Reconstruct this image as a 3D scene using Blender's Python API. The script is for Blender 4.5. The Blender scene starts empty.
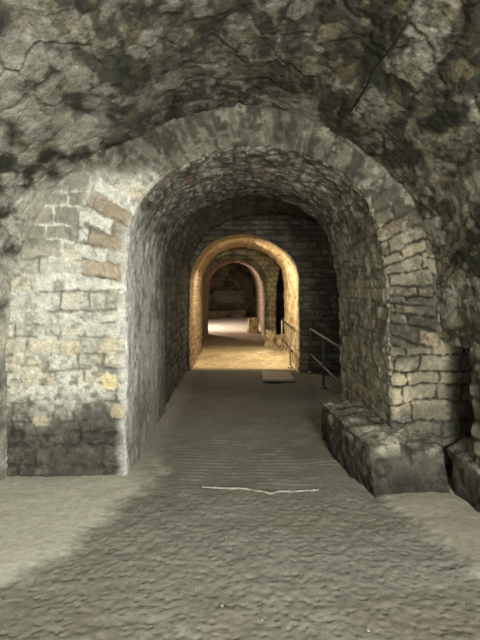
import bpy, bmesh, math, random
import numpy as np
from mathutils import Vector

sc = bpy.context.scene
COL = sc.collection
rng = np.random.default_rng(7)
random.seed(7)
EYE, F0 = 1.55, 3.82          # eye height, distance to the near arch wall

# ------------------------------------------------------------------ noise
def _hash(ix, iy, iz, seed):
    h = (ix.astype(np.int64) * 374761393 + iy.astype(np.int64) * 668265263 + iz.astype(np.int64) * 2147483647 + seed * 1274126177) & 0xFFFFFFFF
    h = ((h ^ (h >> 13)) * 1274126177) & 0xFFFFFFFF
    h = ((h ^ (h >> 16)) * 2246822519) & 0xFFFFFFFF
    h = h ^ (h >> 15)
    return (h & 0xFFFFFF).astype(np.float64) / float(0xFFFFFF)

def vnoise(x, y, z, seed=0):
    x, y, z = np.broadcast_arrays(x, y, z)
    xi, yi, zi = np.floor(x), np.floor(y), np.floor(z)
    fx, fy, fz = x - xi, y - yi, z - zi
    fx, fy, fz = [f * f * f * (f * (f * 6 - 15) + 10) for f in (fx, fy, fz)]
    out = 0
    for dx in (0, 1):
        wx = fx if dx else 1 - fx
        for dy in (0, 1):
            wy = fy if dy else 1 - fy
            for dz in (0, 1):
                wz = fz if dz else 1 - fz
                out = out + _hash(xi + dx, yi + dy, zi + dz, seed) * wx * wy * wz
    return out * 2 - 1

def fbm(x, y, z, scale=1.0, oct=4, seed=0, gain=0.5):
    a, tot, out = 1.0, 0.0, 0.0
    for o in range(oct):
        k = scale * 2.03 ** o
        out = out + a * vnoise(x * k + 17.3 * o, y * k - 9.1 * o, z * k + 4.7 * o, seed + o * 13)
        tot += a
        a *= gain
    return out / tot

def ridged(x, y, z, scale=1.0, oct=3, seed=0):
    a, tot, out = 1.0, 0.0, 0.0
    for o in range(oct):
        k = scale * 2.1 ** o
        out = out + a * (1 - np.abs(vnoise(x * k + 3.1 * o, y * k, z * k - 2.2 * o, seed + o * 7)) * 2)
        tot += a
        a *= 0.55
    return out / tot

def worley(s, t, seed=0):
    si, ti = np.floor(s), np.floor(t)
    f1 = np.full(s.shape, 9.0); f2 = np.full(s.shape, 9.0); idv = np.zeros(s.shape)
    for a in (-1, 0, 1):
        for b in (-1, 0, 1):
            cx, cy = si + a, ti + b
            px = cx + 0.1 + 0.8 * _hash(cx, cy, cx * 0, seed)
            py = cy + 0.1 + 0.8 * _hash(cx, cy, cx * 0 + 1, seed)
            d = np.hypot(s - px, t - py)
            h = _hash(cx, cy, cx * 0 + 2, seed)
            near = d < f1
            f2 = np.where(near, f1, np.minimum(f2, d))
            idv = np.where(near, h, idv)
            f1 = np.where(near, d, f1)
    return f1, f2, idv

def sm(a, b, x):
    t = np.clip((x - a) / (b - a), 0, 1)
    return t * t * (3 - 2 * t)

def bricks(s, t, courses, length, seed, jit=0.35):
    """irregular coursed masonry: s along the course, t across. returns edge distance, two random values per stone"""
    r = np.random.default_rng(seed)
    t0, t1 = float(t.min()) - 0.3, float(t.max()) + 0.3
    edges = [t0]
    while edges[-1] < t1:
        edges.append(edges[-1] + courses * (1 + jit * (r.random() * 2 - 1)))
    edges = np.array(edges)
    row = np.clip(np.searchsorted(edges, t) - 1, 0, len(edges) - 2)
    dt = np.minimum(t - edges[row], edges[row + 1] - t)
    ds = np.zeros_like(s); v1 = np.zeros_like(s); v2 = np.zeros_like(s)
    s0, s1 = float(s.min()) - 1, float(s.max()) + 1
    for k in range(len(edges) - 1):
        m = row == k
        e = [s0 + r.random() * length]
        while e[-1] < s1:
            e.append(e[-1] + length * (0.55 + 0.9 * r.random()))
        e = np.array(e)
        rv1, rv2 = r.random(len(e) + 1), r.random(len(e) + 1)
        if not m.any():
            continue
        i = np.clip(np.searchsorted(e, s[m]) - 1, 0, len(e) - 2)
        ds[m] = np.minimum(s[m] - e[i], e[i + 1] - s[m])
        v1[m] = rv1[i]; v2[m] = rv2[i]
    return np.minimum(dt, ds), v1, v2

# ------------------------------------------------------------------ colour and mesh helpers
def C(r, g, b):
    c = np.array([r, g, b]) / 255.0
    return np.where(c <= 0.04045, c / 12.92, ((c + 0.055) / 1.055) ** 2.4)

def mixc(a, b, w):
    return a * (1 - w[..., None]) + b * w[..., None]

def curve(pts, n, closed=False):
    """smooth polyline through control points, resampled evenly"""
    p = np.array(pts, float)
    for _ in range(3):
        q = [p[0]]
        for i in range(len(p) - 1):
            q.append(p[i] * 0.75 + p[i + 1] * 0.25)
            q.append(p[i] * 0.25 + p[i + 1] * 0.75)
        q.append(p[-1])
        p = np.array(q)
    d = np.r_[0, np.cumsum(np.linalg.norm(np.diff(p, axis=0), axis=1))]
    u = np.linspace(0, d[-1], n)
    return np.stack([np.interp(u, d, p[:, k]) for k in range(p.shape[1])], 1), u

def normals(P, flip):
    du = np.gradient(P, axis=0); dv = np.gradient(P, axis=1)
    n = np.cross(du, dv)
    n /= np.linalg.norm(n, axis=2, keepdims=True) + 1e-9
    return -n if flip else n

def grid_mesh(name, P, colors, mat, flip=False, parent=None):
    nu, nv = P.shape[:2]
    idx = np.arange(nu * nv).reshape(nu, nv)
    q = np.stack([idx[:-1, :-1], idx[1:, :-1], idx[1:, 1:], idx[:-1, 1:]], -1).reshape(-1, 4)
    if flip:
        q = q[:, ::-1]
    return raw_mesh(name, P.reshape(-1, 3), q, colors.reshape(-1, 3), mat, parent)

def raw_mesh(name, V, Q, colors, mat, parent=None):
    me = bpy.data.meshes.new(name)
    me.vertices.add(len(V)); me.vertices.foreach_set('co', np.ascontiguousarray(V, dtype=np.float32).ravel())
    me.loops.add(Q.size); me.loops.foreach_set('vertex_index', np.ascontiguousarray(Q, dtype=np.int32).ravel())
    me.polygons.add(len(Q)); me.polygons.foreach_set('loop_start', np.arange(0, Q.size, Q.shape[1], dtype=np.int32))
    me.update(calc_edges=True)
    me.polygons.foreach_set('use_smooth', np.ones(len(Q), bool))
    at = me.color_attributes.new('tint', 'FLOAT_COLOR', 'POINT')
    c4 = np.ones((len(V), 4), np.float32); c4[:, :3] = np.clip(colors, 0, 1)
    at.data.foreach_set('color', c4.ravel())
    me.materials.append(mat)
    o = bpy.data.objects.new(name, me); COL.objects.link(o)
    if parent: o.parent = parent
    return o

def tag(o, label=None, cat=None, group=None, kind=None):
    if label: o['label'] = label
    if cat: o['category'] = cat
    if group: o['group'] = group
    if kind: o['kind'] = kind
    return o

# ------------------------------------------------------------------ materials
def masonry_mat(name, scale=60.0, bump=0.35, dist=0.006, var=0.35, rough=0.92):
    m = bpy.data.materials.new(name); m.use_nodes = True
    nt = m.node_tree; nt.nodes.clear()
    N = nt.nodes.new; L = nt.links.new
    out = N('ShaderNodeOutputMaterial'); b = N('ShaderNodeBsdfPrincipled')
    b.inputs['Roughness'].default_value = rough
    b.inputs['Specular IOR Level'].default_value = 0.15
    at = N('ShaderNodeAttribute'); at.attribute_name = 'tint'
    tc = N('ShaderNodeTexCoord')
    n1 = N('ShaderNodeTexNoise'); n1.inputs['Scale'].default_value = scale; n1.inputs['Detail'].default_value = 5; n1.inputs['Roughness'].default_value = 0.65
    n2 = N('ShaderNodeTexNoise'); n2.inputs['Scale'].default_value = scale * 0.3; n2.inputs['Detail'].default_value = 6; n2.inputs['Roughness'].default_value = 0.7
    L(tc.outputs['Object'], n1.inputs['Vector']); L(tc.outputs['Object'], n2.inputs['Vector'])
    mr = N('ShaderNodeMapRange'); mr.inputs['From Min'].default_value = 0.3; mr.inputs['From Max'].default_value = 0.7
    mr.inputs['To Min'].default_value = 1 - var; mr.inputs['To Max'].default_value = 1 + var
    L(n2.outputs['Fac'], mr.inputs['Value'])
    n3 = N('ShaderNodeTexNoise'); n3.inputs['Scale'].default_value = scale * 1.6; n3.inputs['Detail'].default_value = 3
    L(tc.outputs['Object'], n3.inputs['Vector'])
    m3 = N('ShaderNodeMapRange'); m3.inputs['From Min'].default_value = 0.3; m3.inputs['From Max'].default_value = 0.7
    m3.inputs['To Min'].default_value = 1 - var * 0.9; m3.inputs['To Max'].default_value = 1 + var * 0.9
    L(n3.outputs['Fac'], m3.inputs['Value'])
    mm = N('ShaderNodeMath'); mm.operation = 'MULTIPLY'; L(mr.outputs['Result'], mm.inputs[0]); L(m3.outputs['Result'], mm.inputs[1])
    mx = N('ShaderNodeVectorMath'); mx.operation = 'SCALE'
    L(at.outputs['Color'], mx.inputs[0]); L(mm.outputs['Value'], mx.inputs['Scale'])
    L(mx.outputs['Vector'], b.inputs['Base Color'])
    ad = N('ShaderNodeMath'); ad.operation = 'ADD'
    L(n1.outputs['Fac'], ad.inputs[0]); L(n2.outputs['Fac'], ad.inputs[1])
    bp = N('ShaderNodeBump'); bp.inputs['Strength'].default_value = bump; bp.inputs['Distance'].default_value = dist
    L(ad.outputs['Value'], bp.inputs['Height']); L(bp.outputs['Normal'], b.inputs['Normal'])
    L(b.outputs['BSDF'], out.inputs['Surface'])
    return m

def metal_mat(name, col, rough=0.5):
    m = bpy.data.materials.new(name); m.use_nodes = True
    nt = m.node_tree; b = nt.nodes['Principled BSDF']
    b.inputs['Metallic'].default_value = 0.55 if col[0] > 0.1 else 0.1
    b.inputs['Specular IOR Level'].default_value = 0.3
    n = nt.nodes.new('ShaderNodeTexNoise'); n.inputs['Scale'].default_value = 40; n.inputs['Detail'].default_value = 4
    cr = nt.nodes.new('ShaderNodeValToRGB')
    cr.color_ramp.elements[0].color = (*[c * 0.6 for c in col], 1); cr.color_ramp.elements[1].color = (*[min(1, c * 1.4) for c in col], 1)
    nt.links.new(n.outputs['Fac'], cr.inputs['Fac']); nt.links.new(cr.outputs['Color'], b.inputs['Base Color'])
    mr = nt.nodes.new('ShaderNodeMapRange'); mr.inputs['To Min'].default_value = rough - 0.12; mr.inputs['To Max'].default_value = rough + 0.2
    nt.links.new(n.outputs['Fac'], mr.inputs['Value']); nt.links.new(mr.outputs['Result'], b.inputs['Roughness'])
    return m

M_stone = masonry_mat('masonry', 70, 0.45, 0.006, 0.32)
M_vault = masonry_mat('vault_rubble', 48, 0.4, 0.008, 0.40)
M_floor = masonry_mat('trodden_floor', 85, 0.45, 0.005, 0.20)
M_far = masonry_mat('far_masonry', 30, 0.5, 0.012, 0.3)
M_rock = masonry_mat('rock', 60, 0.5, 0.008, 0.3)

# palettes
LIME, GREY, DARK = C(206, 203, 190), C(140, 137, 124), C(58, 56, 50)
WARM, OCHRE, RUST = C(190, 176, 148), C(216, 196, 142), C(168, 126, 92)
SOOT = C(34, 33, 30)

# ------------------------------------------------------------------ near arch wall with its passage
inner_pts = [(-0.90, -0.1), (-0.90, 0.6), (-0.90, 1.3), (-0.905, 1.8), (-0.87, 2.06), (-0.77, 2.26), (-0.55, 2.45), (-0.27, 2.60), (0.02, 2.655),
             (0.30, 2.645), (0.56, 2.58), (0.84, 2.44), (1.04, 2.20), (1.14, 1.83), (1.18, 1.43), (1.20, 1.0), (1.21, 0.5), (1.21, -0.1)]
outer_pts = [(-2.02, -0.1), (-2.02, 0.6), (-2.02, 1.3), (-1.97, 1.75), (-1.80, 2.15), (-1.55, 2.50), (-1.15, 2.80), (-0.55, 3.03), (0.02, 3.12),
             (0.45, 3.07), (0.85, 2.88), (1.25, 2.66), (1.58, 2.30), (1.76, 1.90), (1.88, 1.43), (1.98, 1.0), (2.05, 0.5), (2.05, -0.1)]

def arch_wall(name, inner, outer, Yf, Yend, nu, nface, nsof, colour_fn, mat, end_dx=0.0, end_dz=0.0, face_grow=1.0, sharp=2):
    ip, ia = curve(inner, nu); op, _ = curve(outer, nu)
    r = np.linspace(1, 0, nface)
    w = np.linspace(0, 1, nsof + 1)[1:]
    P = np.zeros((nu, nface + nsof, 3)); 
    P[:, :nface, 0] = ip[:, None, 0] + (op - ip)[:, None, 0] * r
    P[:, :nface, 2] = ip[:, None, 1] + (op - ip)[:, None, 1] * r
    P[:, :nface, 1] = Yf
    P[:, nface:, 0] = ip[:, None, 0] + end_dx * w * np.sign(ip[:, None, 0])
    P[:, nface:, 2] = ip[:, None, 1] + end_dz * w * sm(1.0, 2.4, ip[:, None, 1])
    P[:, nface:, 1] = Yf + (Yend - Yf) * w
    # soften the arris
    for _ in range(14 if sharp == 2 else 6):
        a, b = nface - 2 - 2 * sharp, nface + 2 * sharp
        P[:, a:b] = (P[:, a - 1:b - 1] + 2 * P[:, a:b] + P[:, a + 1:b + 1]) / 4
    face = np.zeros(P.shape[:2], bool); face[:, :nface] = True
    arc = np.broadcast_to(ia[:, None], P.shape[:2])
    dist = np.zeros(P.shape[:2]); dist[:, :nface] = np.linalg.norm(op - ip, axis=1)[:, None] * r
    h, col = colour_fn(P, face, arc, dist)
    n = normals(P, False)
    # make normals look at the open side: front face towards -Y
    mid = n[nu // 2, nface // 3]
    flip = mid[1] > 0
    if flip: n = -n
    P = P + n * h[..., None]
    return grid_mesh(name, P, col, mat, flip)

def near_wall(P, face, arc, dist):
    X, Y, Z = P[..., 0], P[..., 1], P[..., 2]
    wr = np.where(X > 0.15, 1.5, 1.0)
    wx = X + wr * (0.040 * fbm(X, Y, Z, 3, 3, 1) + 0.012 * fbm(X, Y, Z, 16, 2, 8)); wz = Z + wr * (0.030 * fbm(X, Y, Z, 3.2, 3, 2) + 0.009 * fbm(X, Y, Z, 18, 2, 9))
    left = X < 0.15
    # --- front face: coursed stone below, ring of long arch stones above
    dA, a1, a2 = bricks(wx, wz, 0.125, 0.25, 11, 0.3)
    th = np.arctan2(wz - 1.42, -(wx - 0.15)); 
    dB, b1, b2 = bricks(dist * 1.0 + 0.03 * fbm(X, Y, Z, 4, 2, 5) + 3, th * 1.08 + 0.010 * fbm(X, Y, Z, 9, 3, 10), 0.088, 0.75, 12, 0.3)
    dT, t1, t2 = bricks(dist * 1.0 + 0.05 * fbm(X, Y, Z, 4, 2, 15) + 3, th * 1.08 + 0.012 * fbm(X, Y, Z, 9, 3, 16), 0.062, 0.30, 17, 0.45)
    top = (Z > 2.32)
    dB = np.where(top, dT, dB); b1 = np.where(top, t1, b1); b2 = np.where(top, t2, b2)
    ring = (dist < np.where(left, 0.40, 0.40) + 0.03 * vnoise(th * 12, th * 0, th * 0, 3)) & (Z > np.where(left, 1.52, 1.05))
    # --- soffit / passage walls: small stones in courses running into the depth
    wy = Y + 0.02 * fbm(X, Y, Z, 5, 3, 6); wa = arc + 0.02 * fbm(X, Y, Z, 6, 3, 7)
    wy = wy + 0.03 * fbm(X, Y, Z, 13, 2, 18); wa = wa + 0.022 * fbm(X, Y, Z, 14, 2, 19)
    dC, c1, c2 = bricks(wy, wa, 0.085, 0.19, 13, 0.4)
    d = np.where(face, np.where(ring, dB, dA), dC)
    v1 = np.where(face, np.where(ring, b1, a1), c1); v2 = np.where(face, np.where(ring, b2, a2), c2)
    big = fbm(X, Y, Z, 2.2, 4, 21); med = fbm(X, Y, Z, 9, 4, 22); fine = fbm(X, Y, Z, 34, 3, 23)
    wornj = sm(-0.35, 0.3, fbm(X, Y, Z, 3.5, 3, 24))            # how open the joints are
    open_l = 0.35 + 0.65 * wornj
    jw = sm(-0.3, 0.4, fbm(X, Y, Z, 7, 3, 26))
    joint = (1 - sm(0.001, 0.016, d + 0.010 * fine + 0.004 * med)) * np.where(face & (Z < 2.2), 1.0, np.where(face, 0.25 + 0.6 * jw, 0.25 + 0.45 * jw))
    h = -0.017 * joint * np.where(left & face, open_l, 1.0) + 0.010 * (v1 - 0.5) + 0.008 * med + 0.004 * fine + 0.012 * big
    # stones of the passage lining lie rougher, the left wall is plastered over
    plast = (~face) & left & (Z < 2.3)
    h = np.where(plast, 0.35 * h + 0.02 * big + 0.008 * med, h)
    # right pier corner stones are knocked about
    rp = face & (~left) & (Z < 2.3)
    h = h + np.where(rp, 0.020 * (v2 - 0.5) + 0.008 * med, 0)
    h = h + np.where((~face) & (~plast), 0.014 * med + 0.012 * (v2 - 0.5), 0)
    # bulging foot on the left
    h = h + np.where(Z < 0.2, 0.05 * (0.2 - Z), 0)
    # --- colours
    base = mixc(np.broadcast_to(LIME, P.shape), WARM, sm(0.3, 0.9, v1) * 0.55)
    base = mixc(base, GREY, sm(0.62, 0.8, v2) * 0.5)
    colL = mixc(base, C(196, 194, 182), sm(-0.1, 0.5, big + 0.4 * med) * 0.7)
    colL = mixc(colL, C(120, 117, 106), sm(0.05, 0.5, med + 0.7 * fine) * 0.6)
    thin = joint * sm(0.25, 0.65, wornj + 0.25 * med)
    colL = mixc(colL, C(92, 88, 78), thin * 0.75)
    colL = mixc(colL, C(214, 212, 200), joint * (1 - sm(0.2, 0.5, wornj)) * 0.6)
    # grey stones at the haunch, warm ringstones
    haunch = sm(1.75, 2.0, Z) * sm(0.38, 0.5, dist) * face
    colL = mixc(colL, C(118, 116, 104), haunch * (1 - joint) * 0.75 * sm(0.25, 0.35, v2))
    rg = ring * left * sm(0.16, 0.02, np.abs(Z - 1.9) - 0.28)
    colL = mixc(colL, C(190, 170, 142), rg * sm(0.2, 0.8, v1 + 0.5 * med) * 0.6 * sm(0.42, 0.2, dist))
    colL = mixc(colL, C(134, 120, 100), rg * sm(0.70, 0.85, v2) * 0.7)
    colL = mixc(colL, C(58, 50, 42), ring * left * sm(0.012, 0.0, d + 0.006 * fine) * sm(-0.1, 0.4, fbm(X, Y, Z, 5, 3, 28)) * 0.9)
    # soot and damp rising on the foot of the pier
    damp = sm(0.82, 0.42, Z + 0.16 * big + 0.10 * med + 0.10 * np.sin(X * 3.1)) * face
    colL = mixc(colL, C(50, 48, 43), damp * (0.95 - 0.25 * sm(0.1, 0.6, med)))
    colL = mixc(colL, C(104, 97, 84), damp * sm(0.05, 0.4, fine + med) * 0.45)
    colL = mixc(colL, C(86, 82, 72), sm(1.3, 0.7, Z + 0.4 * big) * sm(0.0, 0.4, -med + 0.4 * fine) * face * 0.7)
    colL = mixc(colL, C(205, 203, 194), sm(0.10, 0.0, dist + 0.04 * med) * face * left * sm(2.2, 1.9, Z) * 0.7)
    # a few exposed yellow stones
    for (bx, bz, ww, hh) in ((-1.03, 0.785, 0.068, 0.052), (-1.58, 0.47, 0.065, 0.035), (-1.56, 1.06, 0.11, 0.05), (-1.02, 1.08, 0.09, 0.05), (-1.33, 1.05, 0.09, 0.045), (-0.97, 0.55, 0.05, 0.06)):
        w = sm(1.15, 0.85, np.maximum(np.abs(X - bx + 0.05 * med + 0.02 * fine) / ww, np.abs(Z - bz + 0.04 * med + 0.02 * fine) / hh)) * face
        colL = mixc(colL, C(216, 200, 156), w * (0.95 if 0.7 < bz < 0.8 else 0.4))
        h = h + w * 0.012
    # crown of the ring is grey brown
    crown = np.maximum(sm(2.36, 2.56, Z + 0.12 * big), sm(-0.85, -0.52, X + 0.12 * med) * sm(2.0, 2.2, Z)) * face
    cc = mixc(np.broadcast_to(C(96, 92, 79), P.shape), C(68, 65, 55), sm(0.3, 0.8, v1))
    cc = mixc(cc, C(138, 134, 118), sm(0.12, 0.5, med + 0.4 * fine) * 0.6)
    cc = mixc(cc, C(48, 46, 40), sm(0.0, 0.4, -med + 0.5 * big) * 0.6)
    cc = mixc(cc, C(40, 38, 33), joint * 0.6 * jw)
    cc = mixc(cc, C(150, 146, 130), joint * (1 - jw) * 0.75)
    cc = mixc(cc, SOOT, sm(0.0, 0.5, big - 0.2) * 0.6)
    colL = mixc(colL, cc, crown)
    # right pier
    colR = mixc(np.broadcast_to(C(124, 116, 98), P.shape), C(82, 77, 66), sm(0.3, 0.9, v2))
    colR = mixc(colR, C(160, 153, 134), sm(0.0, 0.5, med + 0.5 * fine) * 0.55)
    colR = mixc(colR, C(150, 132, 102), sm(0.86, 0.92, v1) * 0.4)
    colR = mixc(colR, C(52, 49, 42), sm(0.0, 0.4, -big + 0.6 * med + 0.5 * fine) * 0.75)
    colR = mixc(colR, C(34, 31, 27), joint * 0.9)
    colR = mixc(colR, C(52, 50, 44), sm(1.62, 1.72, X) * face * 0.7)
    colR = mixc(colR, C(190, 176, 146), sm(0.1, 0.03, np.abs(X - 1.29)) * sm(0.25, 0.1, np.abs(Z - 0.72)) * face * 0.6 * (1 - joint))
    lowR = sm(0.62, 0.40, Z + 0.1 * med)
    colR = mixc(colR, C(62, 60, 54), lowR * 0.7)
    rub = sm(1.85, 2.15, Z + 0.25 * med) * face
    colR = mixc(colR, mixc(np.broadcast_to(C(70, 66, 56), P.shape), C(150, 144, 126), sm(0.1, 0.5, med + 0.6 * fine) * 0.7), rub * 0.85)
    colR = mixc(colR, cc, sm(2.2, 2.4, Z) * face)
    # soffit
    colS = mixc(np.broadcast_to(C(134, 130, 116), P.shape), C(88, 84, 74), sm(0.25, 0.85, v1) * 0.8)
    flk = fbm(X, Y * 0.6, Z, 22, 4, 27)
    colS = mixc(colS, C(178, 175, 162), sm(0.08, 0.4, 0.5 * med + flk) * 0.8)
    colS = mixc(colS, C(52, 50, 44), sm(0.1, 0.4, -flk - 0.3 * med) * 0.55)
    colS = mixc(colS, C(40, 38, 34), joint * 0.55)
    colS = mixc(colS, C(56, 54, 47), sm(0.0, 0.45, big) * 0.4)
    colS = mixc(colS, C(112, 84, 68), sm(0.96, 0.98, v2) * (Z > 2.4) * 0.6)
    lw = mixc(np.broadcast_to(C(208, 206, 196), P.shape), C(160, 156, 142), sm(-0.1, 0.4, big + 0.5 * med))
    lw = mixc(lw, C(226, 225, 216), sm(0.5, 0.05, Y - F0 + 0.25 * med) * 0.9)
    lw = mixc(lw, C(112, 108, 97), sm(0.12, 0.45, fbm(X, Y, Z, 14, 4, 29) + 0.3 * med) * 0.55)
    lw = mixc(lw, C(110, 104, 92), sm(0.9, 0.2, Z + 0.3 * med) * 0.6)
    lw = mixc(lw, C(84, 80, 70), sm(4.9, 5.7, Y + 0.25 * med) * 0.8)  # light dying away into the passage, painted as a darker tone
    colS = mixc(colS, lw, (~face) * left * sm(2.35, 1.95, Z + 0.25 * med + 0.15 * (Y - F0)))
    colS = mixc(colS, C(44, 42, 37), sm(4.7, 5.6, Y + 0.3 * med) * sm(2.0, 2.35, Z) * 0.55)  # deep end of the soffit painted darker, where less light reaches
    rS = (X > 0.15) * sm(2.2, 1.7, Z)
    rsc = mixc(np.broadcast_to(C(158, 151, 132), P.shape), C(112, 106, 92), sm(0.3, 0.9, v1))
    rsc = mixc(rsc, C(168, 164, 148), sm(0.05, 0.5, med + 0.5 * fine) * 0.6)
    rsc = mixc(rsc, C(46, 43, 38), joint * 0.75)
    colS = mixc(colS, rsc, rS)
    col = np.where(face[..., None], np.where(left[..., None], colL, colR), colS)
    return h, col

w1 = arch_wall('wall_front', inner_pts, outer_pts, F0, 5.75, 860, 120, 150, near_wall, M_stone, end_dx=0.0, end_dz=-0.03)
tag(w1, 'whitewashed and bare stone arch wall with ring of long arch stones and its passage lining', kind='structure')

# ------------------------------------------------------------------ near vault (ceiling) and side walls
vault_pts = [(-1.86, -0.1), (-1.86, 0.6), (-1.86, 1.2), (-1.82, 1.65), (-1.70, 1.98), (-1.45, 2.34), (-1.19, 2.54), (-0.875, 2.70), (-0.45, 2.90), (0.0, 3.00),
             (0.42, 2.93), (0.82, 2.73), (1.23, 2.42), (1.49, 1.98), (1.60, 1.51), (1.615, 1.10)]

def vault_col(X, Y, Z, arc):
    Y0 = Y; Y = Y * 0.5
    big = fbm(X, Y, Z, 1.6, 4, 31); med = fbm(X, Y, Z, 6, 4, 32); fine = fbm(X, Y, Z, 26, 4, 33)
    s = arc * 5.0 + 1.0 * fbm(X, Y, Z, 2.3, 4, 34); t = Y * 6.0 + 1.0 * fbm(X, Y, Z, 2.3, 4, 35)
    f1, f2, idv = worley(s, t, 3)
    g1, g2, idg = worley(s * 2.3 + 5, t * 2.1, 4)
    edge = sm(0.16, 0.02, f2 - f1 + 0.12 * fine); edge2 = sm(0.14, 0.02, g2 - g1 + 0.1 * fine)
    rdg = ridged(X, Y, Z, 6, 3, 36)
    part = sm(-0.3, 0.3, fbm(X, Y, Z, 2.6, 3, 37))
    edge = edge * part; edge2 = edge2 * (0.3 + 0.7 * part)
    h = 0.045 * big + 0.024 * (idv - 0.5) * part + 0.011 * med + 0.005 * fine - 0.010 * edge - 0.004 * edge2 + 0.008 * (idg - 0.5)
    q = _hash(np.floor(idv * 9999), np.floor(idv * 77), np.zeros_like(X), 5)
    q2 = _hash(np.floor(idg * 9999), np.floor(idg * 77), np.zeros_like(X), 6)
    col = np.broadcast_to(C(100, 98, 84), X.shape + (3,))
    col = mixc(col, C(66, 65, 56), sm(0.4, 0.75, q + 0.35 * med) * 0.85)
    col = mixc(col, C(146, 143, 126), sm(0.30, 0.12, q + 0.3 * med) * 0.8)
    col = mixc(col, C(112, 98, 74), sm(0.72, 0.84, q2) * 0.55)
    col = mixc(col, C(52, 51, 44), sm(0.30, 0.16, q2) * 0.6)
    col = mixc(col, C(168, 166, 150), sm(0.08, 0.42, med + 0.6 * fine + 0.2 * big) * 0.65)
    col = mixc(col, C(36, 35, 30), sm(0.08, 0.36, -med + 0.5 * fine - 0.25 * big) * 0.8)
    col = mixc(col, C(34, 32, 28), edge * 0.45)
    col = mixc(col, C(46, 44, 38), edge2 * 0.3)
    col = mixc(col, C(26, 24, 22), sm(0.86, 0.97, rdg) * 0.5)
    # the left haunch is painted paler for the light it catches, the crown darkened by smoke
    pale = sm(-0.70, -1.40, X + 0.45 * big + 0.2 * med)
    col = mixc(col, C(204, 201, 186), pale * (0.75 - 0.4 * edge) * sm(-0.5, 0.2, med))
    smoke = np.exp(-((X + 0.1) / 1.0) ** 2) * sm(-0.4, 0.3, big + 0.3) * 0.5
    col = mixc(col, C(50, 48, 42), smoke)
    col = mixc(col, C(36, 34, 30), sm(3.15, 3.85, Y0 + 0.15 * med) * np.exp(-((X + 0.75) / 0.5) ** 2) * 0.55)
    lowl = sm(1.3, 0.7, Z + 0.2 * med)
    col = mixc(col, C(150, 148, 136), lowl * 0.5 * (X < 0))
    return h, col

vp, va = curve(vault_pts, 620)
ys = np.r_[np.linspace(-2.6, 1.3, 60)[:-1], np.linspace(1.3, F0 + 0.12, 290)]
P = np.zeros((len(vp), len(ys), 3))
P[..., 0] = vp[:, None, 0]; P[..., 2] = vp[:, None, 1]; P[..., 1] = ys
hv, cv = vault_col(P[..., 0], P[..., 1], P[..., 2], np.broadcast_to(va[:, None], P.shape[:2]))
n = normals(P, False)
inn = n[310, 100]
flip = inn[2] > 0
if flip: n = -n
P = P + n * hv[..., None]
o = grid_mesh('ceiling', P, cv, M_vault, flip)
tag(o, 'soot-darkened rubble stone barrel vault nearest the viewer', kind='structure')

# right side wall under the vault: rubble that steps back below a ledge
rw = [(1.64, 1.22), (1.60, 1.14), (1.60, 1.0), (1.61, 0.8), (1.63, 0.5), (1.65, 0.2), (1.66, -0.1)]
rp_, ra = curve(rw, 150)
ys = np.r_[np.linspace(-2.6, 1.5, 30)[:-1], np.linspace(1.5, F0 + 0.1, 240)]
P = np.zeros((len(rp_), len(ys), 3)); P[..., 0] = rp_[:, None, 0] + 0.22 * sm(3.34, 3.46, ys)[None, :]; P[..., 2] = rp_[:, None, 1]; P[..., 1] = ys
X, Y, Z = P[..., 0], P[..., 1], P[..., 2]
A = np.broadcast_to(ra[:, None], X.shape)
d, v1, v2 = bricks(Y + 0.03 * fbm(X, Y, Z, 5, 3, 41), A + 0.02 * fbm(X, Y, Z, 5, 3, 42), 0.14, 0.26, 43)
med = fbm(X, Y, Z, 8, 4, 44); fine = fbm(X, Y, Z, 30, 3, 45)
joint = 1 - sm(0.006, 0.03, d)
h = -0.014 * joint + 0.02 * (v1 - 0.5) + 0.02 * med + 0.006 * fine
c = mixc(np.broadcast_to(C(104, 98, 84), P.shape), C(66, 62, 54), v2)
c = mixc(c, C(138, 132, 116), sm(0, 0.5, med + 0.5 * fine) * 0.6); c = mixc(c, C(36, 34, 30), joint * 0.6)
n = normals(P, False); flip = n[100, 100, 0] > 0
if flip: n = -n
o = grid_mesh('wall_right', P + n * h[..., None], c, M_stone, flip)
tag(o, 'rubble side wall stepping back under the vault', kind='structure')

# ------------------------------------------------------------------ floor
xs = np.linspace(-2.3, 2.4, 430)
yv = [1.55]
while yv[-1] < 8.62: yv.append(yv[-1] + 0.0032 * yv[-1] + 0.001)
ys = np.r_[np.linspace(-2.8, 1.55, 40)[:-1], np.array(yv)]
X, Y = np.meshgrid(xs, ys, indexing='ij'); Z = np.zeros_like(X)
big = fbm(X, Y, Z, 1.1, 4, 51); med = fbm(X, Y, Z, 5, 4, 52); fine = fbm(X, Y, Z, 28, 4, 53)
# trodden rough path in the middle, smooth pale dust along the sides
lb = np.interp(Y, [0, 2.46, 3.0, 3.67, 4.6, 9], [-2.2, -1.27, -1.0, -0.66, -0.72, -0.85])
rb = np.interp(Y, [0, 2.2, 2.57, 3.46, 4.6, 9], [2.2, 1.45, 1.26, 0.98, 0.9, 1.3])
sideL = sm(0.10, -0.16, X - lb + 0.16 * med + 0.10 * big + 0.05 * fine); sideR = sm(-0.05, 0.09, X - rb + 0.10 * med)
side = np.maximum(sideL, sideR)
cell = worley(X * 21 + 0.8 * med + 0.35 * fine, Y * 15 + 0.8 * fbm(X, Y, Z, 5, 3, 58) + 0.35 * fine, 6)
cell2 = worley(X * 30 + 0.6 * fine, Y * 20 + 0.6 * med, 8)
near = sm(3.85, 3.45, Y)
pit = (np.minimum(cell[0], 0.8) - 0.45) * (0.5 + 0.6 * sm(-0.3, 0.3, med)) 
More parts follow.
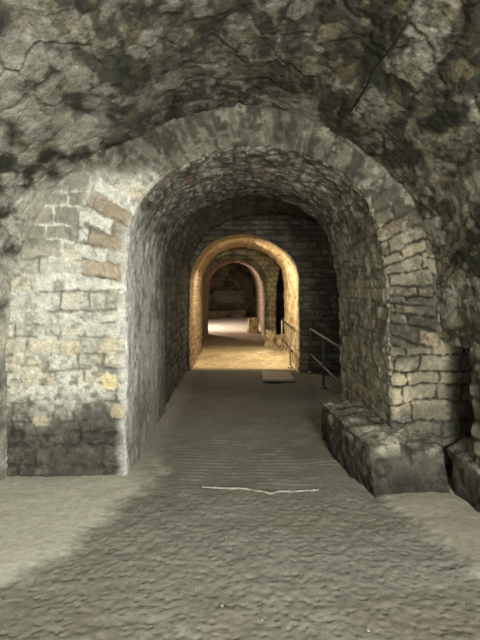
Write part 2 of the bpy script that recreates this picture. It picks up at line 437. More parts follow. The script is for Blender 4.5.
rip = np.sin((Y + 0.035 * fbm(X, Y, Z, 4, 3, 54)) * 2 * np.pi / (0.075 + 0.0 * Y) + 2.2 * fbm(X * 0.6, Y, Z, 3, 2, 55))
h = 0.016 * big + 0.008 * med + 0.002 * fine
h += (1 - side) * near * (-0.008 * np.minimum(cell[0], 0.75) ** 2 * (0.5 + cell[2]) - 0.007 * sm(0.30, 0.12, cell2[0]) * (cell2[2] > 0.6) + 0.004 * (cell2[0] - 0.4) + 0.005 * fbm(X, Y, Z, 14, 3, 56))
h += (1 - side) * (1 - near) * (0.0022 * rip * sm(-0.3, 0.4, med) + 0.004 * (cell[0] - 0.4))
h += 0.02 * side + 0.05 * sm(-0.80, -1.0, X) * sm(3.2, 4.2, Y) * 0.5
h -= 0.012 * sm(3.60, 3.72, Y + 0.03 * np.sin(X * 7)) * sm(-0.5, -0.2, X) * sm(0.8, 0.5, X)
h += 0.02 * sm(1.0, 1.4, X) * sm(4, 3.4, Y)
c = mixc(np.broadcast_to(C(142, 140, 127), X.shape + (3,)), C(128, 125, 112), sm(-0.3, 0.4, big))
c = mixc(c, C(154, 151, 138), sm(0.0, 0.5, med + 0.3 * fine) * 0.5)
c = mixc(c, C(138, 128, 112), sm(0.05, 0.5, fbm(X, Y, Z, 2.2, 3, 57)) * 0.4)
c = mixc(c, C(92, 88, 76), sm(0.30, 0.12, cell2[0]) * (cell2[2] > 0.6) * near * (1 - side) * 0.5)
c = mixc(c, C(168, 164, 150), sm(0.55, 0.75, fine) * 0.5)
c = mixc(c, C(200, 195, 178), sideL * 0.9 * sm(4.6, 3.9, Y)); c = mixc(c, C(168, 161, 143), sideR * 0.85)
c = mixc(c, C(158, 154, 140), sm(-0.66, -0.84, X) * sm(3.6, 4.0, Y) * 0.7)
c = c * (1 - 0.86 * sm(4.9, 7.4, Y + 0.25 * med + 0.35 * X))[..., None] * (1 - 0.16 * (1 - side))[..., None]  # shade of the chamber floor multiplied into the colour, deeper to the right
FX, FY, FH = xs, ys, h
def ground(x, y):
    i = int(np.clip(np.searchsorted(FX, x), 1, len(FX) - 1)); j = int(np.clip(np.searchsorted(FY, y), 1, len(FY) - 1))
    return float(FH[i - 1:i + 1, j - 1:j + 1].mean())
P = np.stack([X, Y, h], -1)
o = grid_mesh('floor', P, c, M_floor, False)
tag(o, 'trodden grey earth and mortar floor with smooth pale dust along the edges', kind='structure')

# far floor
xs = np.linspace(-4.2, 3.2, 240); ys = np.linspace(8.55, 25, 340)
X, Y = np.meshgrid(xs, ys, indexing='ij'); Z = np.zeros_like(X)
big = fbm(X, Y, Z, 0.9, 4, 61); med = fbm(X, Y, Z, 3.5, 4, 62); fine = fbm(X, Y, Z, 9, 3, 63)
mound = np.exp(-((X - 0.75) / 0.8) ** 2 - ((Y - 10.3) / 1.3) ** 2)
h = 0.015 * big * sm(8.7, 9.4, Y) - 0.05 * sm(8.72, 8.6, Y) + 0.012 * med * sm(8.9, 9.4, Y) + 0.10 * mound * (1 + 0.3 * med) * sm(8.85, 9.3, Y)
c = mixc(np.broadcast_to(C(176, 160, 128), X.shape + (3,)), C(138, 122, 96), sm(-0.2, 0.4, big + 0.5 * med))
c = mixc(c, C(206, 192, 160), mound * sm(-0.2, 0.3, med + 0.4 * fine) * 0.7)
c = mixc(c, C(108, 92, 68), sm(11.3, 12.6, Y + 0.4 * big) * sm(16.5, 15.2, Y) * 0.8)  # dim stretch between lamp and daylight, painted darker
c = mixc(c, C(204, 192, 178), sm(15.6, 16.6, Y) * 0.8)  # daylight on the end room floor, put into the colour
c = mixc(c, C(62, 60, 54), sm(9.0, 8.7, Y))  # unlit strip before the lamp's patch, painted dark
o = grid_mesh('floor_far', np.stack([X, Y, h], -1), c, M_far, False)
tag(o, 'pale earthen floor beyond the lamplit arch', kind='structure')

# pale kerb line across the floor
n_ = 90
tx = np.linspace(-0.29, 0.60, n_)
cy = 3.655 - 0.10 * np.interp(tx, [-0.29, 0.0, 0.17, 0.24, 0.30, 0.6], [-0.25, 0.05, 0.35, 0.75, 0.35, 0.05]) + 0.006 * vnoise(tx * 22, tx * 0, tx * 0, 71)
wd = (0.019 + 0.008 * vnoise(tx * 16, tx * 0 + 3, tx * 0, 72)) * sm(-0.30, -0.16, tx) * sm(0.62, 0.40, tx) + 0.002
wd *= 1 - 0.6 * np.exp(-((tx - 0.27) / 0.025) ** 2)
prof = [(-1, -0.02), (-0.8, 0.001), (-0.3, 0.005), (0.3, 0.006), (0.8, 0.002), (1, -0.02)]
gz = np.array([max(ground(a, b - 0.015), ground(a, b), ground(a, b + 0.015)) for a, b in zip(tx, cy)])
P = np.zeros((n_, len(prof), 3))
for j, (a, z) in enumerate(prof):
    P[:, j, 0] = tx; P[:, j, 1] = cy + a * wd; P[:, j, 2] = gz + z + 0.003 * vnoise(tx * 30, tx * 0 + j, tx * 0, 73)
cc_ = np.broadcast_to(C(172, 168, 154), P.shape) * (1 + 0.12 * vnoise(P[..., 0] * 30, P[..., 1] * 30, P[..., 2], 74))[..., None]
o = grid_mesh('trim_1', P, cc_, M_floor, False)
tag(o, 'thin pale mortar line crossing the rough floor', kind='structure')

# ------------------------------------------------------------------ dark chamber beyond the near passage
ch = [(-0.93, -0.1), (-0.93, 0.8), (-0.93, 1.5), (-0.88, 1.95), (-0.70, 2.35), (-0.3, 2.66), (0.3, 2.80), (1.0, 2.80), (1.7, 2.5), (2.1, 1.9), (2.2, 1.2), (2.2, -0.1)]
cp, ca = curve(ch, 330); ys = np.linspace(5.66, 8.62, 160)
P = np.zeros((330, 160, 3)); P[..., 0] = cp[:, None, 0]; P[..., 2] = cp[:, None, 1]; P[..., 1] = ys
X, Y, Z = P[..., 0], P[..., 1], P[..., 2]; A = np.broadcast_to(ca[:, None], X.shape)
d, v1, v2 = bricks(Y + 0.03 * fbm(X, Y, Z, 4, 3, 81), A + 0.02 * fbm(X, Y, Z, 4, 3, 82), 0.11, 0.26, 83)
med = fbm(X, Y, Z, 5, 4, 84); fine = fbm(X, Y, Z, 20, 3, 85)
joint = 1 - sm(0.004, 0.022, d)
h = -0.016 * joint + 0.016 * (v1 - 0.5) + 0.02 * med + 0.006 * fine
c = mixc(np.broadcast_to(C(96, 92, 80), P.shape), C(56, 54, 47), v2)
c = mixc(c, C(130, 126, 112), sm(0.05, 0.5, med + 0.4 * fine) * 0.5); c = mixc(c, C(30, 28, 25), joint * 0.35)
c = c * (1 - 0.45 * sm(6.4, 7.4, Y + 0.4 * med))[..., None]  # shade toward the far end multiplied into the wall colour
n = normals(P, False); flip = n[165, 80, 2] > 0
if flip: n = -n
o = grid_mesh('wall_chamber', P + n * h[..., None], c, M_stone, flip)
tag(o, 'dark chamber walls and vault between the two arches', kind='structure')

# ------------------------------------------------------------------ lamplit second arch
in2 = [(-0.89, -0.1), (-0.89, 0.8), (-0.89, 1.45), (-0.86, 1.78), (-0.72, 2.10), (-0.45, 2.34), (0.0, 2.45), (0.38, 2.39), (0.72, 2.22), (0.98, 1.96), (1.035, 1.70), (1.03, 0.8), (1.03, -0.1)]
out2 = [(-1.1, -0.1), (-1.3, 0.8), (-1.3, 1.5), (-1.3, 2.1), (-1.2, 2.9), (-0.7, 3.0), (0.1, 3.0), (0.9, 3.0), (1.6, 3.0), (2.5, 2.9), (2.6, 1.8), (2.6, 0.8), (2.6, -0.1)]
def wall2(P, face, arc, dist):
    X, Y, Z = P[..., 0], P[..., 1], P[..., 2]
    wx = X + 0.02 * fbm(X, Y, Z, 4, 3, 91); wz = Z + 0.018 * fbm(X, Y, Z, 4, 3, 92)
    dA, a1, a2 = bricks(wx, wz, 0.105, 0.27, 93, 0.25)
    dC, c1, c2 = bricks(Y + 0.02 * fbm(X, Y, Z, 4, 3, 94), arc, 0.16, 0.34, 95, 0.35)
    d = np.where(face, dA, dC); v1 = np.where(face, a1, c1); v2 = np.where(face, a2, c2)
    big = fbm(X, Y, Z, 1.8, 3, 97); med = fbm(X, Y, Z, 6, 4, 96); fine = fbm(X, Y, Z, 20, 3, 98)
    joint = 1 - sm(0.004, 0.024, d)
    h = -0.018 * joint + 0.014 * (v1 - 0.5) + 0.016 * med + 0.012 * big + 0.005 * fine
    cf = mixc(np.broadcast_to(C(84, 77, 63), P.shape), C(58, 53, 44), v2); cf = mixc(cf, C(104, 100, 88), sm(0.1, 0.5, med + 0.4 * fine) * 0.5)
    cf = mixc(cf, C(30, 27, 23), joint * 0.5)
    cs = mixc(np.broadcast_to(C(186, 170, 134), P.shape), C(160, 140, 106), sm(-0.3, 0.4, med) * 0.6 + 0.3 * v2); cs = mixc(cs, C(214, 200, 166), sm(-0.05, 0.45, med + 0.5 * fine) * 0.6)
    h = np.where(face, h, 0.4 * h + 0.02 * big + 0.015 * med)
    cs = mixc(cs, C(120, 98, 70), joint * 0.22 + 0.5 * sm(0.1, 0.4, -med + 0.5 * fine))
    cs = mixc(cs, C(104, 88, 64), sm(2.0, 2.3, Z) * 0.55)  # crown painted darker to offset the nearby lamp
    cs = mixc(cs, C(112, 96, 72), sm(-0.4, -0.8, X) * 0.75)  # left jamb painted dimmer, as it gets less of the light
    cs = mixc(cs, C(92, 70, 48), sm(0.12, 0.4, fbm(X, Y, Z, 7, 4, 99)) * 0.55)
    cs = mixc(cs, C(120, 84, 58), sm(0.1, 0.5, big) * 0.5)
    for (hy, hz, rr) in ((9.35, 1.93, 0.075), (9.6, 1.70, 0.045)):     # putlog holes in the right jamb
        w = sm(1.2, 0.8, np.hypot((Y - hy) / 1.6 + 0.03 * med, Z - hz) / rr) * (~face) * (X > 0.6)
        cs = mixc(cs, C(26, 22, 18), w); h = h - 0.07 * w
    return h, np.where(face[..., None], cf, cs)
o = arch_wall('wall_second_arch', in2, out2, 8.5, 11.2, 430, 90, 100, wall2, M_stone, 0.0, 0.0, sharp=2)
tag(o, 'second arch wall, its lining lit warm and its face in the dark', kind='structure')

# small space past the lit arch, with a side bay on the right
ch3 = [(-0.97, -0.1), (-0.97, 0.8), (-0.97, 1.5), (-0.93, 1.9), (-0.7, 2.3), (-0.3, 2.5), (0.2, 2.55), (0.9, 2.5), (1.5, 2.2), (1.75, 1.7), (1.8, 0.8), (1.8, -0.1)]
def tunnel(name, prof, y0, y1, nu, nv, ca_, cb_, seed, label, bend=0.0, joints=0.6):
    cp, ca = curve(prof, nu); ys = np.linspace(y0, y1, nv)
    P = np.zeros((nu, nv, 3)); P[..., 0] = cp[:, None, 0] + bend * (ys - y0); P[..., 2] = cp[:, None, 1]; P[..., 1] = ys
    X, Y, Z = P[..., 0], P[..., 1], P[..., 2]; A = np.broadcast_to(ca[:, None], X.shape)
    d, v1, v2 = bricks(Y, A + 0.02 * fbm(X, Y, Z, 4, 2, seed), 0.15, 0.34, seed)
    med = fbm(X, Y, Z, 4, 4, seed + 1)
    joint = 1 - sm(0.006, 0.03, d)
    h = -0.015 * joint + 0.02 * med + 0.015 * (v1 - 0.5)
    c = mixc(np.broadcast_to(ca_, P.shape), cb_, sm(-0.3, 0.4, med) * 0.6 + 0.4 * v2); c = mixc(c, ca_ * 0.35, joint * joints)
    n = normals(P, False); flip = n[nu // 2, nv // 2, 2] > 0
    if flip: n = -n
    o = grid_mesh(name, P + n * h[..., None], c, M_far, flip)
    return tag(o, label, kind='structure')
tunnel('wall_side_bay', ch3, 11.15, 14.6, 200, 90, C(128, 114, 86), C(82, 72, 56), 101, 'walls of the side bay past the lit arch', joints=0.3)
xs = np.linspace(0.70, 2.0, 50); zs = np.linspace(-0.1, 2.7, 90)
X, Z = np.meshgrid(xs, zs, indexing='ij'); Y = np.full_like(X, 14.5)
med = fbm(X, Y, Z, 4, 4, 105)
c = mixc(np.broadcast_to(C(120, 104, 78), X.shape + (3,)), C(78, 68, 52), sm(-0.3, 0.3, med))  # darker base tone stands in for the shade of the bay
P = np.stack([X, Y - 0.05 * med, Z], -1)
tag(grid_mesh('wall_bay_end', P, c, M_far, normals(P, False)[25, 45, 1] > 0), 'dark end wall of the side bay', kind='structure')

in3 = [(-1.0, -0.1), (-1.0, 0.7), (-1.0, 1.35), (-0.93, 1.75), (-0.66, 2.12), (-0.16, 2.29), (0.34, 2.12), (0.60, 1.75), (0.66, 1.35), (0.66, 0.7), (0.66, -0.1)]
out3 = [(-1.4, -0.1), (-1.4, 0.7), (-1.4, 1.35), (-1.3, 2.3), (-1.0, 2.75), (-0.1, 2.75), (1.0, 2.75), (1.15, 2.3), (0.98, 1.6), (0.97, 0.7), (0.97, -0.1)]
def wall3(P, face, arc, dist):
    X, Y, Z = P[..., 0], P[..., 1], P[..., 2]
    dA, a1, a2 = bricks(X, Z, 0.14, 0.3, 111, 0.25); dC, c1, c2 = bricks(Y, arc, 0.2, 0.3, 112, 0.3)
    d = np.where(face, dA, dC); v1 = np.where(face, a1, c1); v2 = np.where(face, a2, c2)
    med = fbm(X, Y, Z, 5, 4, 113); joint = 1 - sm(0.005, 0.03, d)
    h = -0.016 * joint + 0.015 * med + 0.012 * (v1 - 0.5)
    cf = mixc(np.broadcast_to(C(150, 134, 98), P.shape), C(112, 100, 76), sm(-0.3, 0.4, med)); cf = mixc(cf, C(70, 58, 42), joint * 0.5)
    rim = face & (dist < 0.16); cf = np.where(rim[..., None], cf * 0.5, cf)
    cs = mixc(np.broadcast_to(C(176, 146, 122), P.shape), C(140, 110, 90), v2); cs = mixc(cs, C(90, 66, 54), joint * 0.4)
    cs = np.where((X < -0.1)[..., None], cs * 0.6, cs * 1.15)  # dim left half and daylit right half put into the colour
    return h, np.where(face[..., None], cf, cs)
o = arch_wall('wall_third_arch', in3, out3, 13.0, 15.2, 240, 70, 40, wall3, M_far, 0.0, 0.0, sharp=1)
tag(o, 'third, smaller arch wall with reddish lining far along the passage', kind='structure')

# end room
tunnel('wall_end_room', [(-3.6, -0.1), (-3.6, 1.0), (-3.5, 1.7), (-2.8, 2.4), (-1.5, 2.75), (-0.4, 2.75), (0.2, 2.5), (0.6, 2.0), (0.74, 1.5), (0.76, 0.8), (0.76, -0.1)], 15.1, 24.2, 160, 120, C(128, 112, 88), C(92, 80, 62), 121, 'walls and vault of the end room')
xs = np.linspace(-3.9, 2.2, 160); zs = np.linspace(-0.1, 3.0, 90)
X, Z = np.meshgrid(xs, zs, indexing='ij'); Y = np.full_like(X, 23.9)
d, v1, v2 = bricks(X + 0.03 * fbm(X, Y, Z, 3, 2, 131), Z + 0.03 * fbm(X, Y, Z, 3, 2, 132), 0.2, 0.45, 133)
med = fbm(X, Y, Z, 2.5, 4, 134); joint = 1 - sm(0.01, 0.04, d)
c = mixc(np.broadcast_to(C(112, 98, 76), X.shape + (3,)), C(66, 58, 46), sm(-0.2, 0.4, med)); c = mixc(c, C(40, 34, 28), joint * 0.2)
blk = sm(1.1, 0.9, np.maximum(np.abs(X + 0.55) / 0.75, np.abs(Z - 0.95) / 0.32)); c = mixc(c, C(150, 134, 106), blk * 0.55)
hole = sm(1.2, 0.8, np.hypot((X + 0.55) / 0.28, (Z - 1.62) / 0.16)); c = mixc(c, C(44, 38, 30), hole * 0.6)
P = np.stack([X, Y + 0.03 * joint - 0.05 * med + 0.12 * hole - 0.10 * blk, Z], -1)
n = normals(P, False)
o = grid_mesh('wall_back', P, c, M_far, n[80, 45, 1] > 0)
tag(o, 'rough end wall of the farthest room', kind='structure')

# ------------------------------------------------------------------ wall behind the viewer with a daylight doorway on the right
def box_verts(x0, x1, y0, y1, z0, z1):
    v = [(x, y, z) for x in (x0, x1) for y in (y0, y1) for z in (z0, z1)]
    q = [(0, 1, 3, 2), (4, 6, 7, 5), (0, 4, 5, 1), (2, 3, 7, 6), (0, 2, 6, 4), (1, 5, 7, 3)]
    return v, q
V, Q = [], []
for b in ((-2.4, -0.2, -2.75, -2.45, -0.1, 3.4), (-0.2, 1.7, -2.75, -2.45, 2.35, 3.4), (1.7, 2.4, -2.75, -2.45, -0.1, 3.4)):
    v, q = box_verts(*b); Q += [tuple(i + len(V) for i in f) for f in q]; V += v
o = raw_mesh('wall_rear', np.array(V, float), np.array(Q), np.broadcast_to(C(120, 116, 102), (len(V), 3)), M_stone)
o.data.polygons.foreach_set('use_smooth', np.zeros(len(Q), bool))
tag(o, 'stone wall behind with a daylight doorway', kind='structure')

# ------------------------------------------------------------------ stones (things)
def blob(name, V0, Q0, cuts, amp, seed, cfun, mat=M_rock, parent=None, loc=(0, 0, 0), smooth_it=3):
    """subdivide a rough block and weather it"""
    bm = bmesh.new()
    vs = [bm.verts.new(v) for v in V0]
    for f in Q0: bm.faces.new([vs[i] for i in f])
    bmesh.ops.recalc_face_normals(bm, faces=bm.faces)
    bmesh.ops.subdivide_edges(bm, edges=bm.edges, cuts=cuts, use_grid_fill=True)
    for _ in range(smooth_it):
        bmesh.ops.smooth_vert(bm, verts=bm.verts, factor=0.5, use_axis_x=True, use_axis_y=True, use_axis_z=True)
    bm.normal_update()
    co = np.array([v.co[:] for v in bm.verts]); no = np.array([v.normal[:] for v in bm.verts])
    x, y, z = (co + np.array(loc)).T
    h = amp * (fbm(x, y, z, 4.5, 4, seed) + 0.45 * fbm(x, y, z, 18, 3, seed + 3) + 0.5 * ridged(x, y, z, 5, 2, seed + 5) - 0.3)
    co = co + no * h[:, None]
    bm.verts.index_update()
    q = np.array([[v.index for v in f.verts] for f in bm.faces])
    bm.free()
    col = cfun(co + np.array(loc), no)
    o = raw_mesh(name, co, q, col, mat, parent)
    o.location = loc
    return o

HEX = [(0, 1, 2, 3), (7, 6, 5, 4), (0, 4, 5, 1), (1, 5, 6, 2), (2, 6, 7, 3), (3, 7, 4, 0)]
def plinth_col(p, n):
    x, y, z = p.T
    med = fbm(x, y, z, 7, 4, 141); fine = fbm(x, y, z, 30, 3, 142)
    c = mixc(np.broadcast_to(C(78, 75, 65), p.shape), C(50, 48, 42), sm(-0.3, 0.4, med))
    c = mixc(c, C(140, 134, 117), sm(0.6, 0.95, n[:, 2]) * 0.65)  # upward faces painted paler, as light falls on the top
    c = mixc(c, C(112, 107, 94), sm(0.12, 0.26, z + 0.08 * med) * sm(0.2, -0.6, n[:, 1]) * 0.35)
    c = mixc(c, C(32, 31, 27), sm(0.55, 0.8, ridged(x, y * 2, z, 5, 3, 143)) * 0.6)
    c = mixc(c, C(40, 38, 34), sm(0.16, 0.04, z) * 0.6)
    c = mixc(c, C(176, 170, 150), sm(0.1, 0.4, med + 0.5 * fine) * sm(0.24, 0.34, z) * 0.7)
    c = mixc(c, C(38, 36, 32), sm(0.1, 0.5, -med + fine) * 0.6)
    return c
fp = [(0.98, 3.50), (1.24, 3.48), (1.53, 3.44), (1.53, 3.84), (1.23, 3.84), (1.23, 4.80), (0.80, 4.80), (0.90, 3.84)]
zt = [0.365, 0.36, 0.29, 0.41, 0.42, 0.40, 0.385, 0.385]
V0 = [(x, y, -0.05) for x, y in fp] + [(x - 0.02 * (i in (0, 7)), y + (0.07, 0.15, 0.17)[i] * 1.0 if i < 3 else y, z) for i, ((x, y), z) in enumerate(zip(fp, zt))]
Q0 = [(0, 1, 4, 7), (1, 2, 3, 4), (7, 4, 5, 6), (8, 9, 12, 15), (9, 10, 11, 12), (15, 12, 13, 14)] + [(i, (i + 1) % 8, (i + 1) % 8 + 8, i + 8) for i in range(8)]
o = blob('stone_plinth', V0, Q0, 30, 0.034, 140, plinth_col)
tag(o, 'low grey stone plinth jutting out at the foot of the bare stone pier', 'stone plinth')
base = [(1.58, 3.40, -0.05), (1.60, 2.70, -0.05), (1.83, 2.70, -0.05), (1.83, 3.83, -0.05)]
top = [(1.58, 3.72, 0.30), (1.66, 2.70, 0.24), (1.83, 2.70, 0.30), (1.83, 3.83, 0.36)]
o = blob('rubble_ledge', base + top, HEX, 30, 0.04, 150, plinth_col)
tag(o, 'dark broken rubble ledge between the stone plinth and the side wall', 'stone ledge')

def far_col(p, n):
    x, y, z = p.T
    med = fbm(x, y, z, 6, 3, 161)
    c = mixc(np.broadcast_to(C(176, 152, 110), p.shape), C(96, 80, 58), sm(-0.2, 0.4, med))
    return c
def rock(name, x, y, z, sx, sy, sz, seed, cf, cuts=10, amp=0.03, sink=0.2):
    r = np.random.default_rng(seed)
    b = [(-sx, -sy, 0), (sx, -sy, 0), (sx, sy, 0), (-sx, sy, 0)]
    t = [(-sx * .7, -sy * .8, sz), (sx * .75, -sy * .7, sz * .85), (sx * .8, sy * .8, sz), (-sx * .6, sy * .7, sz * .9)]
    V0 = [tuple(np.array(p) + r.normal(0, 0.12, 3) * np.array([sx, sy, 0.4 * sz])) for p in b + t]
    o = blob(name, V0, HEX, cuts, amp, seed, cf, loc=(x, y, z - sink * sz), smooth_it=2)
    o.rotation_euler[2] = 0
    return o
tag(rock('boulder', 0.78, 12.2, 0.05, 0.17, 0.2, 0.48, 171, far_col, 12, 0.05), 'jagged tan boulder beside the lit right jamb of the passage', 'boulder')
tag(rock('boulder', 0.96, 11.75, 0.05, 0.16, 0.2, 0.34, 172, far_col, 12, 0.05), 'smaller squat boulder in front of the jagged tan one', 'boulder')
tag(rock('boulder', 0.42, 15.75, 0.0, 0.2, 0.22, 0.58, 173, far_col, 12, 0.06), 'dark rubble boulder at the foot of the far arch in daylight', 'boulder')

# ------------------------------------------------------------------ low bench wall in the end room
def bench_col(p, n):
    med = fbm(*p.T, 3, 3, 181)
    return mixc(np.broadcast_to(C(120, 104, 80), p.shape), C(70, 60, 46), sm(-0.2, 0.4, med))
b = [(-3.4, 22.6, -0.05), (0.3, 22.8, -0.05), (0.3, 23.5, -0.05), (-3.4, 23.5, -0.05)]
t = [(x, y, 0.34) for x, y, z in b]
o = blob('stone_bench', b + t, HEX, 24, 0.06, 180, bench_col, M_far, smooth_it=1)
tag(o, 'low masonry bench running along the end wall of the far room', 'stone bench')

# ------------------------------------------------------------------ railings
M_iron = metal_mat('dark_iron', (0.022, 0.021, 0.019), 0.6)
M_steel = metal_mat('worn_steel', (0.34, 0.31, 0.25), 0.42)
M_rust = metal_mat('rusted_iron', (0.018, 0.016, 0.013), 0.8)
def bar(name, pts, r, mat, parent, sides=10):
    """round bar swept along points with capped, slightly rounded ends"""
    bm = bmesh.new(); rings = []
    pts = [Vector(p) for p in pts]
    d0, d1 = (pts[1] - pts[0]).normalized(), (pts[-1] - pts[-2]).normalized()
    path = [(pts[0] - d0 * r * 0.5, 0.6)] + [(p, 1) for p in pts] + [(pts[-1] + d1 * r * 0.5, 0.6)]
    for i, (p, k) in enumerate(path):
        a = path[max(i - 1, 0)][0]; b_ = path[min(i + 1, len(path) - 1)][0]
        d = (b_ - a).normalized()
        u = d.cross(Vector((0, 0, 1)) if abs(d.z) < 0.9 else Vector((0, 1, 0))).normalized(); w = d.cross(u)
        rings.append([bm.verts.new(p + (u * math.cos(t) + w * math.sin(t)) * r * k) for t in [2 * math.pi * j / sides for j in range(sides)]])
    for A, B in zip(rings, rings[1:]):
        for j in range(sides): bm.faces.new((A[j], A[(j + 1) % sides], B[(j + 1) % sides], B[j]))
    bm.faces.new(rings[0][::-1]); bm.faces.new(rings[-1])
    bmesh.ops.recalc_face_normals(bm, faces=bm.faces)
    me = bpy.data.meshes.new(name); bm.to_mesh(me); bm.free()
    for p in me.polygons: p.use_smooth = True
    me.materials.append(mat)
    o = bpy.data.objects.new(name, me); COL.objects.link(o)
    if parent:
        o.parent = parent; o.matrix_parent_inverse = parent.matrix_world.inverted()
    return o
def railing(label, x, y0, y1, posts, h, low, mats, r=0.02, x1=None):
    e = bpy.data.objects.new('railing', None); COL.objects.link(e); e.location = (x, (y0 + y1) / 2, 0)
    bpy.context.view_layer.update()
    tag(e, label, 'railing')
    x1 = x if x1 is None else x1
    fx = lambda y: x + (x1 - x) * (y - y0) / (y1 - y0)
    bar('top_rail', [(fx(y0), y0, h), (fx((y0 + y1) / 2), (y0 + y1) / 2, h), (fx(y1), y1, h)], r, mats[0], e)
    bar('lower_rail', [(fx(y0), y0, low), (fx(y1), y1, low)], r * 0.8, mats[0], e)
    for y in posts:
        p = bar('post', [(fx(y), y, -0.02), (fx(y), y, h)], r * 0.95, mats[1], e)
        bar('foot_plate', [(fx(y), y, 0.0), (fx(y), y, 0.025)], r * 2.4, mats[1], p, 12)
    return e
railing('dark iron railing in front of the unlit recess, before the lamplit arch', 1.235, 5.85, 8.40, (7.1, 8.36), 0.78, 0.34, (M_iron, M_iron), 0.022)
railing('railing along the lamplit right wall inside the second arch', 0.94, 8.62, 10.75, (8.95, 10.65), 0.78, 0.36, (M_iron, M_steel), 0.02, 0.93)

# bar stuck diagonally on the vault
def on_vault(px, py):
    d = np.array([(px - 240) / 480, 1, (285 - py) / 480]); v = vp
    best = None
    for Yq in np.linspace(1.2, 3.8, 600):
        x, z = d[0] * Yq, EYE + d[2] * Yq
        zc = np.interp(x, v[180:520, 0], v[180:520, 1])
        if z >= zc: return np.array([x, Yq, zc])
    return np.array([x, 3.7, zc])
pts = [on_vault(*p) for p in ((413, 12), (396, 38), (378, 64), (366, 84), (352, 108))]
nrm = Vector((-0.45, 0, -0.9)).normalized()
wob = [(0, 0, 0), (0.008, 0.004, 0), (-0.006, 0.0, 0.0), (0.010, 0, 0), (0, 0, 0)]
o = bar('iron_bar', [tuple(Vector(p) + Vector(q) + nrm * 0.022) for p, q in zip(pts, wob)], 0.0075, M_rust, None, 8)
tag(o, 'thin dark bar lodged diagonally in the stone vault', 'bar')

# flat board on the floor near the railing
bm = bmesh.new(); bmesh.ops.create_cube(bm, size=1)
bmesh.ops.scale(bm, vec=(0.50, 0.80, 0.03), verts=bm.verts)
bmesh.ops.bevel(bm, geom=bm.edges[:], offset=0.008, segments=2, affect='EDGES')
bmesh.ops.subdivide_edges(bm, edges=bm.edges, cuts=3, use_grid_fill=True)
me = bpy.data.meshes.new('floor_board'); bm.to_mesh(me); bm.free()
mw = bpy.data.materials.new('old_board'); mw.use_nodes = True
nt = mw.node_tree; b_ = nt.nodes['Principled BSDF']; b_.inputs['Roughness'].default_value = 0.8
wv = nt.nodes.new('ShaderNodeTexNoise'); wv.inputs['Scale'].default_value = 9; wv.inputs['Detail'].default_value = 6
mp = nt.nodes.new('ShaderNodeMapping'); mp.inputs['Scale'].default_value = (8, 0.8, 1)
tcn = nt.nodes.new('ShaderNodeTexCoord'); crn = nt.nodes.new('ShaderNodeValToRGB')
crn.color_ramp.elements[0].color = (0.035, 0.026, 0.018, 1); crn.color_ramp.elements[1].color = (0.085, 0.066, 0.046, 1)
nt.links.new(tcn.outputs['Object'], mp.inputs['Vector']); nt.links.new(mp.outputs['Vector'], wv.inputs['Vector'])
nt.links.new(wv.outputs['Fac'], crn.inputs['Fac']); nt.links.new(crn.outputs['Color'], b_.inputs['Base Color'])
me.materials.append(mw)
o = bpy.data.objects.new('floor_board', me); COL.objects.link(o); o.location = (0.62, 8.05, 0.025)
tag(o, 'flat brown board lying on the dark floor before the lamplit arch', 'board')

# loose stone chips on the near floor
def chip_col(p, n):
    med = fbm(*p.T, 40, 2, 191)
    return mixc(np.broadcast_to(C(168, 163, 148), p.shape), C(126, 121, 108), sm(-0.3, 0.4, med))
def at(px, py):
    Yq = EYE * 480 / (py - 285); return ((px - 240) * Yq / 480, Yq)
chips = [(226, 536, 9), (211, 547, 7), (222, 604, 14), (196, 585, 8), (324, 517, 10), (341, 508, 8), (368, 630, 14), (366, 506, 11), (357, 499, 10), (181, 593, 8), (289, 560, 7), (152, 556, 7), (415, 520, 9), (262, 618, 9)]
first = None
for i, (px, py, mm) in enumerate(chips):
    x, y = at(px, py); s = mm / 1000
    if first is None:
        o = blob('stone_chip', [(-1, -.7, -.4), (.9, -.8, -.4), (1, .7, -.4), (-.8, .8, -.4), (-.7, -.6, .5), (.6, -.5, .35), (.7, .6, .5), (-.6, .5, .6)], HEX, 3, 0.15, 190, chip_col, smooth_it=1)
        first = o
    else:
        o = first.copy(); COL.objects.link(o)
    o.location = (x, y, ground(x, y) + s * 0.3); o.scale = (s, s * (0.7 + 0.5 * random.random()), s * 0.7); o.rotation_euler = (0, 0, random.random() * 6)
    tag(o, 'tiny pale stone chip loose on the rough floor', 'stone chip', 'loose stone chips on the near floor')
x, y = at(229, 608); gq = max(ground(x + k * 0.02, y - k * 0.01) for k in (-1, 0, 1)) + 0.003
o = bar('twig', [(x - 0.022, y + 0.010, gq), (x, y, gq + 0.003), (x + 0.024, y - 0.012, gq)], 0.0035, mw, None, 6)
tag(o, 'short pale twig lying on the rough floor close to the viewer', 'twig')

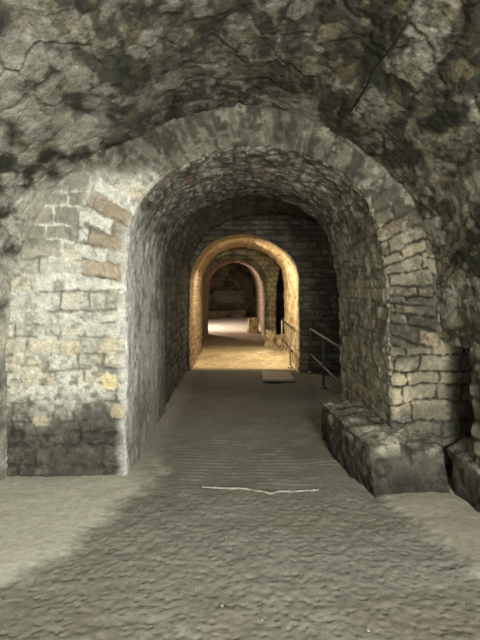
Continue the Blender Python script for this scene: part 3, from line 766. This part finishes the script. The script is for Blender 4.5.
# ------------------------------------------------------------------ light
def area(name, loc, target, sx, sy, power, col):
    l = bpy.data.lights.new(name, 'AREA'); l.shape = 'RECTANGLE'; l.size = sx; l.size_y = sy; l.energy = power; l.color = col
    o = bpy.data.objects.new(name, l); COL.objects.link(o); o.location = loc
    o.rotation_euler = (Vector(target) - Vector(loc)).to_track_quat('-Z', 'Y').to_euler(); return o
area('daylight_opening', (1.1, -1.3, 1.9), (-1.2, 3.8, 0.8), 1.0, 1.1, 300, (0.98, 1.0, 0.93))
area('doorway_fill', (0.6, -2.3, 1.25), (0.0, 4.0, 1.5), 1.8, 2.1, 120, (0.98, 1.0, 0.93))  # added broad fill from behind, placed in the unseen doorway
area('daylight_end_room', (-2.9, 17.6, 2.1), (0.5, 15.6, 0.4), 1.0, 1.2, 480, (1.0, 0.86, 0.76))
area('recess_fill', (1.6, 6.6, 2.35), (1.4, 8.4, 0.6), 0.5, 0.5, 5, (1.0, 0.97, 0.9))  # added weak fill for the dark recess, no opening there
area('passage_skylight', (-0.22, 9.55, 2.15), (0.75, 9.5, 0.1), 0.35, 0.9, 85, (1.0, 0.82, 0.54))
l = bpy.data.lights.new('passage_lamp', 'SPOT'); l.energy = 38; l.color = (1.0, 0.80, 0.52); l.spot_size = math.radians(168); l.spot_blend = 0.25; l.shadow_soft_size = 0.1
o = bpy.data.objects.new('passage_lamp', l); COL.objects.link(o); o.location = (0.1, 8.72, 1.35)
o.rotation_euler = Vector((0.34, 1, -0.06)).to_track_quat('-Z', 'Y').to_euler()

w = bpy.data.worlds.new('sky'); sc.world = w; w.use_nodes = True
bg = w.node_tree.nodes['Background']; bg.inputs['Color'].default_value = (0.85, 0.93, 1.0, 1); bg.inputs['Strength'].default_value = 1.0

# ------------------------------------------------------------------ camera
cam = bpy.data.cameras.new('camera'); cam.sensor_fit = 'VERTICAL'; cam.sensor_height = 36; cam.lens = 36 * 480 / 640
cam.shift_y = -35 / 640; cam.clip_end = 100
co = bpy.data.objects.new('camera', cam); COL.objects.link(co)
co.location = (0, 0, EYE); co.rotation_euler = (math.pi / 2, 0, 0)
sc.camera = co
sc.view_settings.view_transform = 'Standard'; sc.view_settings.look = 'None'
sc.view_settings.exposure = 0.0; sc.view_settings.gamma = 1.05
